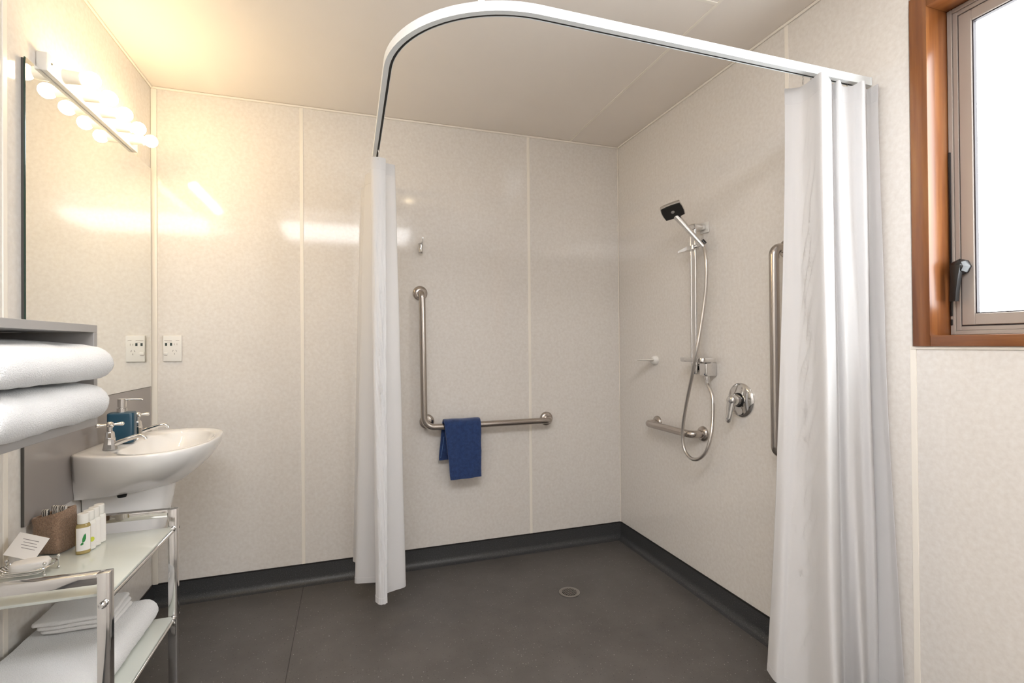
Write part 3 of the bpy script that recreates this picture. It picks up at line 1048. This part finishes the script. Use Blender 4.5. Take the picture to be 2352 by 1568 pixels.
# hose
hx = R - 0.072
hp = [(HB - hu * 0.016)]
for px, py, x in [(1622, 600, R - 0.086), (1622, 650, R - 0.086), (1617, 700, R - 0.090), (1608, 760, R - 0.106), (1599, 810, R - 0.121), (1588, 870, R - 0.118), (1576, 930, R - 0.108), (1568, 985, R - 0.102), (1570, 1025, R - 0.100), (1582, 1048, R - 0.098), (1600, 1055, R - 0.096), (1620, 1040, R - 0.092), (1632, 1005, R - 0.078), (1637, 960, R - 0.056), (1636, 910, R - 0.042)]:
    hp.append(at(px, py, 0, x))
hp.append(Vector((R - 0.036, 1.871, 1.006)))
MB().tube(catmull(hp, 6), 0.0078, 12).build('shower_hose', M_HOSE, None, label='long flexible metal shower hose looping down from the handset', cat='hose')

# mixer
MXY, MXZ = 1.703, 0.948
mx = empty('shower_mixer', (R, MXY, 0.88), 'round chrome shower mixer with a lever handle beside the hose', 'mixer')
MB().lathe((R - 0.0008, MXY, MXZ), (-1, 0, 0), [(0, 0.072), (0.004, 0.072), (0.008, 0.068), (0.012, 0.060), (0.014, 0.040), (0.016, 0.034)], 40).build('cover_plate', M_CHROME, mx)
MB().lathe((R - 0.0165, MXY, MXZ), (-1, 0, 0), [(0, 0.031), (0.004, 0.030)], 28).build('seal_ring', M_BLACK, mx)
lv = MB()
lv.lathe((R - 0.020, MXY, MXZ), (-1, 0, 0), [(0, 0.026), (0.020, 0.025), (0.036, 0.023), (0.044, 0.017), (0.047, 0.008)], 28)
rl = []
for t, hw, ht in ((0.0, 0.022, 0.013), (0.25, 0.0205, 0.013), (0.5, 0.0175, 0.012), (0.8, 0.0155, 0.0115), (0.93, 0.0135, 0.0100), (0.985, 0.009, 0.007), (1.0, 0.004, 0.003)):
    c = Vector((R - 0.052 - 0.012 * t, MXY + 0.006 * t, MXZ + 0.004 - 0.098 * t))
    rl.append([c + Vector((ht * math.sin(a), hw * math.cos(a), 0)) for a in [2 * math.pi * k / 18 for k in range(18)]])
lv.loft(rl)
lv.build('lever', M_CHROME, mx, angle=50)

# floor drain
fd = empty('floor_drain', (0.998, 2.188, 0.0), 'round metal floor drain grate in the dark shower floor', 'drain')
mb = MB()
mb.lathe((0.998, 2.188, 0.0007), (0, 0, 1), [(0, 0.050), (0.002, 0.050), (0.003, 0.046), (0.0030, 0.040), (0.0018, 0.036)], 40)
mb.build('rim', M_DRAIN, fd)
MB().lathe((0.998, 2.188, 0.0026), (0, 0, 1), [(0, 0.0345), (0.0004, 0.0345)], 36).build('opening', M_HOLE, fd)
for k in range(-4, 5):
    x = 0.0072 * k
    hl = math.sqrt(max(0.0345 ** 2 - x * x, 0.0001))
    MB().box(0.998 + x - 0.0019, 0.998 + x + 0.0019, 2.188 - hl, 2.188 + hl, 0.0030, 0.0046, 0.0005, 1).build('grate_bar', M_DRAIN, fd)

# ------------------------------------------------------------------ curtain track
TZ0, TZ1 = 2.003, 2.028
TX, TY, TRR = 0.113, 1.148, 0.345
tk = empty('curtain_track', (TX, TY, TZ0), 'white L-shaped shower curtain track with a curved corner under the ceiling', 'curtain track')
path = [Vector((R - 0.001, TY, 0)), Vector((TX + TRR, TY, 0))]
for k in range(1, 25):
    a = math.pi / 2 * k / 24
    path.append(Vector((TX + TRR - TRR * math.sin(a), TY + TRR - TRR * math.cos(a), 0)))
path.append(Vector((TX, D - 0.001, 0)))


def sweep(prof_, path_, flip=False):
    rings_ = []
    for i, q in enumerate(path_):
        t = (path_[min(i + 1, len(path_) - 1)] - path_[max(i - 1, 0)]).normalized()
        inn = Vector((t.y, -t.x, 0))            # towards the shower side
        rings_.append([q + inn * a + Vector((0, 0, z)) for a, z in prof_])
    return rings_


# outer lip, channel, thin inner lip: slot open downwards
pr = [(-0.012, TZ0), (-0.012, TZ1), (0.012, TZ1), (0.012, TZ0), (0.0105, TZ0), (0.0105, TZ0 + 0.014), (0.003, TZ0 + 0.014), (0.003, TZ0)]
MB().loft(sweep(pr, path)).build('channel', M_TRACK, tk, angle=30)
MB().loft(sweep([(0.0032, TZ0 + 0.0015), (0.0032, TZ0 + 0.0138), (0.0103, TZ0 + 0.0138), (0.0103, TZ0 + 0.0015)], path)).build('slot_lining', M_SLOT, tk, angle=30)
rodp = at(1108, 8, 2, 2.03)
rod = Vector((rodp.x, rodp.y + 0.01, 0))
MB().tube([(rod.x, rod.y, TZ1 - 0.001), (rod.x, rod.y, H - 0.004)], 0.0085, 16).build('hanger_rod', M_TRACK, tk)
MB().lathe((rod.x, rod.y, H - 0.0005), (0, 0, -1), [(0, 0.022), (0.004, 0.022), (0.006, 0.012)], 22).build('ceiling_cup', M_TRACK, tk)
MB().box(R - 0.006, R - 0.0008, TY - 0.014, TY + 0.014, TZ0 - 0.001, TZ1 + 0.0015, 0.002, 1).build('wall_cap', M_TRACK, tk)
MB().box(TX - 0.018, TX + 0.018, D - 0.006, D - 0.0008, TZ0 - 0.004, TZ1 + 0.004, 0.002, 1).build('wall_cap', M_TRACK, tk)


# ------------------------------------------------------------------ shower curtains
def xat(px, y, py=800):
    return at(px, py, 1, y).x


def curtain(top, botm, ztop, zbot, name, label, wig, seed, rows=70, sub=9, xmax=None, pucker=None, ease=0.85):
    Tp = catmull([(xat(px, y, 400), y, 0) for px, y in top], sub)
    Bp = catmull([(xat(px, y, 1450), y, 0) for px, y in botm], sub)
    n = len(Tp)
    root = empty(name, (Tp[n // 2].x, Tp[n // 2].y, zbot), label, 'curtain', 'white shower curtains on the track')
    vs, fs = [], []
    for i in range(rows + 1):
        t = i / rows
        k = t ** ease
        for j in range(n):
            u = j / (n - 1)
            q = Tp[j].lerp(Bp[j], k)
            zz = ztop + (zbot - ztop) * t
            hem = 0.004 * math.sin(u * 19 + seed)
            w = Vector((q.x, q.y, zz + hem * t))
            a = noise.noise(Vector((u * 9 + seed, t * 3.2, 0.3)))
            b = noise.noise(Vector((u * 22 + seed, t * 6.0, 4.3)))
            c = noise.noise(Vector((u * 5 + seed, t * 1.4, 9.1)))
            w.y += wig * (a * 0.9 + b * 0.35 + c) * min(1, t * 4)
            w.x += wig * (b * 0.45 + c * 0.5) * min(1, t * 4)
            if pucker:
                u0, u1, amp = pucker
                if u0 < u < u1:
                    wn = math.sin(math.pi * (u - u0) / (u1 - u0))
                    pk = noise.noise(Vector((u * 40, t * 42 + u * 60, seed))) + 0.6 * noise.noise(Vector((u * 14, t * 90 + u * 90, seed + 5)))
                    w.y -= amp * wn * pk * min(1, t * 3)
                    w.x += amp * 0.6 * wn * pk * min(1, t * 3)
            if xmax is not None:
                w.x = min(w.x, xmax)
            vs.append(w)
    for i in range(rows):
        for j in range(n - 1):
            fs.append((i * n + j, i * n + j + 1, (i + 1) * n + j + 1, (i + 1) * n + j))
    mb = MB()
    mb.add(vs, fs)
    o = mb.build('cloth', M_CURTAIN, root, angle=80, recalc=False)
    sol = o.modifiers.new('thickness', 'SOLIDIFY')
    sol.thickness = 0.0009
    # stitched bottom hem and heading band, following the same folds
    for nm, r0, r1, off in (('hem_band', rows - 2, rows, 0.0013), ('heading_band', 0, 4, 0.0013)):
        hb = MB()
        sect = []
        for j in range(n):
            a_, b_ = vs[r0 * n + j], vs[r1 * n + j]
            t_ = vs[r0 * n + min(j + 1, n - 1)] - vs[r0 * n + max(j - 1, 0)]
            nv = Vector((t_.y, -t_.x, 0)).normalized() * off
            sect.append([a_ + nv, b_ + nv, b_ - nv, a_ - nv])
        hb.loft(sect)
        hb.build(nm, M_CURTAIN, root, angle=70)
    return root, Tp


topL = [(886, 2.135), (872, 2.125), (856, 2.130), (851, 2.150), (866, 2.175), (890, 2.190), (906, 2.200), (900, 2.230), (870, 2.280), (846, 2.340), (839, 2.390), (852, 2.430), (866, 2.470), (848, 2.520), (830, 2.570), (842, 2.610)]
botL = [(891, 2.115), (880, 2.110), (868, 2.120), (864, 2.145), (880, 2.180), (910, 2.210), (931, 2.235), (925, 2.265), (885, 2.290), (840, 2.310), (816, 2.340), (834, 2.400), (880, 2.440), (850, 2.500), (811, 2.560), (840, 2.620)]
cL, TpL = curtain(topL, botL, 1.972, 0.132, 'shower_curtain', 'white shower curtain bunched on the left leg of the track', 0.005, 3.1, rows=150, pucker=(-0.02, 0.17, 0.006))
topR = [(1804, 1.215), (1824, 1.205), (1846, 1.185), (1868, 1.145), (1891, 1.105), (1908, 1.130), (1915, 1.150), (1930, 1.125), (1938, 1.150), (1962, 1.135), (1986, 1.105), (1991, 1.140), (2005, 1.125), (2019, 1.105)]
botR = [(1762, 1.290), (1780, 1.245), (1803, 1.225), (1855, 1.165), (1918, 1.045), (1926, 1.120), (1936, 1.160), (1960, 1.130), (1985, 1.090), (1992, 1.140), (2014, 1.130), (2022, 1.155), (2050, 1.100), (2077, 1.040)]
cR, TpR = curtain(topR, botR, 1.990, 0.118, 'shower_curtain', 'white shower curtain bunched against the right wall near the window', 0.005, 8.4, rows=150, pucker=(0.13, 0.28, 0.007), ease=1.6, xmax=R - 0.010)

# curtain hooks riding in the track (parts of the curtains)


def hook(parent, x, y, ztop):
    MB().tube(catmull([(x, y, TZ0 + 0.0012), (x, y, TZ0 - 0.005), (x + 0.004, y + 0.003, ztop + 0.004), (x + 0.003, y + 0.002, ztop - 0.014), (x - 0.002, y - 0.001, ztop - 0.008)], 4), 0.0014, 8).build('curtain_hook', M_CHROME, parent)


for y in (2.125, 2.24, 2.36, 2.48, 2.58):
    hook(cL, TX + 0.007, y, 1.972)
for x in (1.318, 1.350, 1.40, 1.45, 1.50, 1.55):
    hook(cR, x, TY + 0.007, 1.990)

# ------------------------------------------------------------------ trolley
tr = empty('glass_trolley', (-0.697, 1.65, 0.0), 'chrome square-tube trolley with frosted glass shelves below the washbasin', 'trolley')
LX0, LX1, NY, FY, S = -0.857, -0.535, 1.402, 1.878, 0.025
ZT = 0.665
for y in (NY, FY):
    for x in (LX0, LX1 - S):
        MB().box(x, x + S, y, y + S, 0.0006, ZT, 0.0015, 2).build('leg', M_CHROME, tr)
    MB().box(LX0 + S, LX1 - S, y, y + S, ZT - S, ZT, 0.0015, 2).build('top_rail', M_CHROME, tr)
    MB().box(LX0 + S, LX1 - S, y, y + S, 0.045, 0.045 + S, 0.0015, 2).build('bottom_rail', M_CHROME, tr)
for zs in (0.600, 0.312):
    gs = MB()
    gs.box(LX0 + S * 0.6, LX1 - S * 0.35, NY + S + 0.002, FY - 0.002, zs + 0.0015, zs + 0.0085, 0.0015, 2)
    gs.build('glass_shelf', M_GLASS, tr)
    for x in (LX0 + S / 2 - 0.002, LX1 - S / 2 + 0.003):
        rd = MB().tube([(x, NY - 0.004, zs - 0.004), (x, FY + S + 0.004, zs - 0.004)], 0.0052, 14).build('shelf_rod', M_CHROME, tr)
        for y, s_ in ((NY, -1), (FY + S, 1)):
            MB().lathe((x, y + s_ * 0.0005, zs - 0.004), (0, s_, 0), [(0, 0.0075), (0.004, 0.0075), (0.006, 0.006), (0.010, 0.0085), (0.015, 0.0075), (0.018, 0.004)], 16).build('cap_nut', M_CHROME, rd)
        MB().lathe((x, FY - 0.0005, zs + 0.002), (0, -1, 0), [(0, 0.0085), (0.005, 0.0085), (0.009, 0.0075), (0.012, 0.003)], 16).build('cap_nut', M_CHROME, rd)
GZ = 0.600 + 0.0088      # top of upper glass
GZ2 = 0.312 + 0.0088

# big towel and face cloths on the lower shelf
folded_towel('bath_towel', 'large folded white bath towel on the lower glass shelf of the trolley', -0.840, -0.578, 1.440, 1.858, GZ2 + 0.001, 0.076, 0.028, 0.0, 4.4, M_TERRY, None, True, 0.0035)
for k, lab in enumerate(('white folded face cloth at the bottom of the stack of three', 'white folded face cloth in the middle of the stack of three', 'white folded face cloth on top of the stack of three')):
    mb = MB()
    z0_ = GZ2 + 0.080 + 0.0122 * k
    dx = (0.010, 0.004, -0.004)[k]
    rings = []
    for z, i_ in ((0.0, 0.004), (0.0015, 0.0012), (0.005, 0), (0.009, 0.0012), (0.0112, 0.005)):
        base_ = rrect(-0.734 + dx, 1.768, 0.092 - i_ - 0.003 * (2 - k), 0.070 - i_ - 0.002 * (2 - k), 0.010, z0_ + z, math.radians(1.5 * (k - 1)), 4)
        # subdivide ring sides so the cloth can be uneven
        rg = []
        for a_, b_ in zip(base_, base_[1:] + base_[:1]):
            ns_ = max(1, int((b_ - a_).length / 0.012))
            for q in range(ns_):
                w = a_.lerp(b_, q / ns_)
                w += noise.noise_vector(Vector((w.x * 30 + k * 5, w.y * 30, k * 3.0))) * 0.0022
                rg.append(Vector((w.x, w.y, z0_ + z + noise.noise(Vector((w.x * 22, w.y * 22, 1.0))) * 0.0035)))
        rings.append(rg)
    nmin = min(len(r_) for r_ in rings)
    rs = []
    for r_ in rings:
        m2 = len(r_)
        rs.append([r_[int(i * m2 / nmin)] for i in range(nmin)])
    mb.loft(rs)
    mb.build('face_cloth', M_CLOTHW, None, angle=60, label=lab, cat='face cloth', group='stacked white face cloths')

# brown terry bag
bc = Vector((-0.806, 1.772, GZ + 0.0005))
ba = math.radians(-20)
bg = empty('toiletry_bag', tuple(bc), 'brown terry cloth bag with an open top on the trolley', 'bag')
rings = []
for z, hx_, hy_ in ((0.0, 0.034, 0.027), (0.004, 0.039, 0.033), (0.03, 0.041, 0.036), (0.06, 0.041, 0.037), (0.090, 0.041, 0.036), (0.106, 0.042, 0.036), (0.111, 0.040, 0.034), (0.109, 0.036, 0.030), (0.06, 0.034, 0.028), (0.02, 0.032, 0.026)):
    rg = rrect(bc.x, bc.y, hx_, hy_, 0.016, bc.z + z, ba, 5)
    out = []
    for w in rg:
        d = w - bc
        q = w + noise.noise_vector(Vector((w.x * 28, w.y * 28, z * 40))) * 0.004 * (1 if z > 0.002 else 0)
        q.z = max(bc.z, w.z + 0.010 * (d.x / 0.045) * (z / 0.1) + (noise.noise(Vector((w.x * 40, w.y * 40, 0))) * 0.004 if z > 0.08 else 0))
        out.append(q)
    rings.append(out)
MB().loft(rings).build('pouch', M_BROWN, bg, angle=60)
for k, (dx, dy, tl, hh) in enumerate(((-0.018, -0.004, -0.06, 0.108), (0.000, 0.000, 0.04, 0.116), (0.016, -0.004, 0.12, 0.116))):
    c = bc + Vector((dx, dy, hh / 2 + 0.012))
    ax = Vector((math.cos(ba), math.sin(ba), 0))
    up = (Vector((0, 0, 1)) + ax * tl).normalized()
    ax2 = (ax - up * ax.dot(up)).normalized()
    MB().obox(c, ax2, up.cross(ax2), up, 0.0085, 0.0045, hh / 2, 0.001, 1).build('paper_sachet', M_ZEBRA, None, label='black and white patterned sachet poking from the brown bag, %s' % ('nearest the wall', 'the middle one', 'nearest the bottles')[k], cat='sachet', group='patterned sachets in the bag')

# four small toiletry bottles
fa = Vector((0.45, -0.893, 0))
sa = Vector((-fa.y, fa.x, 0))
names = (('amber shampoo bottle with a green leaf print, nearest in the row of four', 'leaf'), ('small bottle with a lime green spot, second in the row of four', 'spot'), ('small white-capped bottle, third in the row of four on the trolley', None), ('small white-capped bottle at the far end of the row of four', None))
for k, (lab, deco) in enumerate(names):
    c = Vector((-0.719 + 0.0015 * k, 1.722 + 0.0275 * k, GZ + 0.0005))
    b_root = empty('toiletry_bottle', tuple(c), lab, 'bottle', 'row of toiletry bottles')

    def ell(z, rx, ry):
        return [c + sa * (rx * math.cos(a)) + fa * (ry * math.sin(a)) + Vector((0, 0, z)) for a in [2 * math.pi * i / 28 for i in range(28)]]
    MB().loft([ell(0, 0.0150, 0.0095), (ell(0.002, 0.0165, 0.011)), ell(0.078, 0.0165, 0.011), ell(0.083, 0.0145, 0.0095), ell(0.085, 0.0100, 0.0085)]).build('vessel', M_AMBER if k == 0 else mat('bottle_white', (0.80, 0.78, 0.73), 0.3), b_root)
    MB().lathe(c + Vector((0, 0, 0.0852)), (0, 0, 1), [(0, 0.0125), (0.001, 0.0130), (0.026, 0.0130), (0.0275, 0.0118)], 22).build('cap', M_WPLAST, b_root)
    lb = MB()
    r0 = []
    angs = [math.radians(24 + 132 * i / 14) for i in range(15)]
    for z in (0.010, 0.074):
        r0.append([c + sa * (0.0169 * math.cos(a)) + fa * (0.0114 * math.sin(a)) + Vector((0, 0, z)) for a in angs])
    nA = len(angs)
    lb.add(r0[0] + r0[1], [(i, i + 1, nA + i + 1, nA + i) for i in range(nA - 1)])
    lo = lb.build('paper_label', M_PAPER, b_root, recalc=False)

    def patch(nm, poly, m_):
        vs_ = [c + sa * u + fa * (0.0120 * math.sqrt(max(0.0, 1 - (u / 0.0176) ** 2)) + 0.0003) + Vector((0, 0, z)) for u, z in poly]
        MB().add(vs_, [tuple(range(len(vs_)))]).build(nm, m_, lo, recalc=False)
    if deco == 'leaf':
        patch('leaf_print', [(-0.002, 0.032), (0.003, 0.036), (0.0055, 0.043), (0.0055, 0.052), (0.004, 0.058), (0.000, 0.052), (-0.0025, 0.044), (-0.0030, 0.037)], M_GREEN)
        patch('leaf_print', [(-0.0075, 0.027), (-0.0030, 0.026), (0.0005, 0.029), (-0.0015, 0.033), (-0.0050, 0.032)], M_GREEN)
    if deco == 'spot':
        patch('spot_print', [(0.007 + 0.0055 * math.cos(a), 0.030 + 0.007 * math.sin(a)) for a in [2 * math.pi * i / 16 for i in range(16)]], M_LIME)
        patch('dot_print', [(0.002 + 0.002 * math.cos(a), 0.045 + 0.0024 * math.sin(a)) for a in [2 * math.pi * i / 10 for i in range(10)]], M_NAVY)

# wire soap basket with wrapped soap and leaflet
wbk = empty('wire_soap_basket', (-0.79, 1.60, GZ), 'small chrome wire soap basket with ball feet on the trolley', 'basket')
ov = MB()
lo_ = []
for k in range(41):
    a = 2 * math.pi * k / 40
    cx_, cy_ = abs(math.cos(a)) ** 0.6 * (1 if math.cos(a) > 0 else -1), abs(math.sin(a)) ** 0.6 * (1 if math.sin(a) > 0 else -1)
    lo_.append((-0.790 + 0.056 * cx_, 1.605 + 0.040 * cy_, GZ + 0.022))
ov.tube(lo_, 0.0018, 8, False)
for k in range(-3, 4):
    y = 1.605 + 0.010 * k
    ov.tube(catmull([(-0.844, y, GZ + 0.022), (-0.83, y, GZ + 0.012), (-0.79, y, GZ + 0.010), (-0.75, y, GZ + 0.012), (-0.736, y, GZ + 0.022)], 4), 0.0013, 8)
ov.build('wire_tray', M_CHROME, wbk)
for (x, y) in ((-0.733, 1.628), (-0.740, 1.578), (-0.842, 1.628), (-0.842, 1.578)):
    ft = MB()
    ft.tube([(x, y, GZ + 0.004), (x, y, GZ + 0.032)], 0.0016, 8)
    ft.sphere((x, y, GZ + 0.0042), 0.0040, 12, 8)
    ft.sphere((x, y, GZ + 0.0335), 0.0042, 12, 8)
    ft.build('ball_foot', M_CHROME, wbk)


def pillow(name, c, ax, ay, az, hx_, hy_, hz_, m_, label, cat, seed, amp=0.0025):
    b = bmesh.new()
    bmesh.ops.create_cube(b, size=2)
    bmesh.ops.subdivide_edges(b, edges=list(b.edges), cuts=7, use_grid_fill=True)
    mb_ = MB()
    for q in b.verts:
        p_ = q.co.copy()
        e = 4.0
        l_ = (abs(p_.x) ** e + abs(p_.y) ** e + abs(p_.z) ** e) ** (1 / e)
        p_ = p_ / l_
        nz = noise.noise_vector(p_ * 2.6 + Vector((seed, 0, 0))) * amp
        q.co = Vector(c) + ax * (p_.x * hx_) + ay * (p_.y * hy_) + az * (p_.z * hz_) + nz
    return mb_.bm(b).build(name, m_, None, angle=70, label=label, cat=cat)


zz = Vector((0, 0, 1))
ra = math.radians(12)
pillow('wrapped_soap', (-0.782, 1.606, GZ + 0.0258), Vector((math.cos(ra), math.sin(ra), 0)), Vector((-math.sin(ra), math.cos(ra), 0)), zz, 0.038, 0.024, 0.0125, M_PAPER, 'white paper wrapped soap bar lying in the wire basket', 'soap', 1.0)
# leaflet leaning on the soap
uu = Vector((0.93, 0.0, -0.36)).normalized()
vv = Vector((0.10, 0.62, 0.78)).normalized()
vv = (vv - uu * vv.dot(uu)).normalized()
lc = Vector((-0.806, 1.640, GZ + 0.062))
lf = MB().obox(lc, uu, vv, uu.cross(vv), 0.034, 0.030, 0.0010, 0.0005, 1).build('paper_leaflet', M_PAPER, None, label='small cream printed leaflet leaning up behind the wrapped soap', cat='leaflet')
for j in range(4):
    cc = lc + vv * (0.016 - 0.007 * j) + uu * (0.002 * j)
    for s_ in (1, -1):
        MB().obox(cc + uu.cross(vv) * (0.0011 * s_), uu, vv, uu.cross(vv), 0.018 - 0.003 * (j % 2), 0.0007, 0.0002).build('print_line', M_INK, lf)
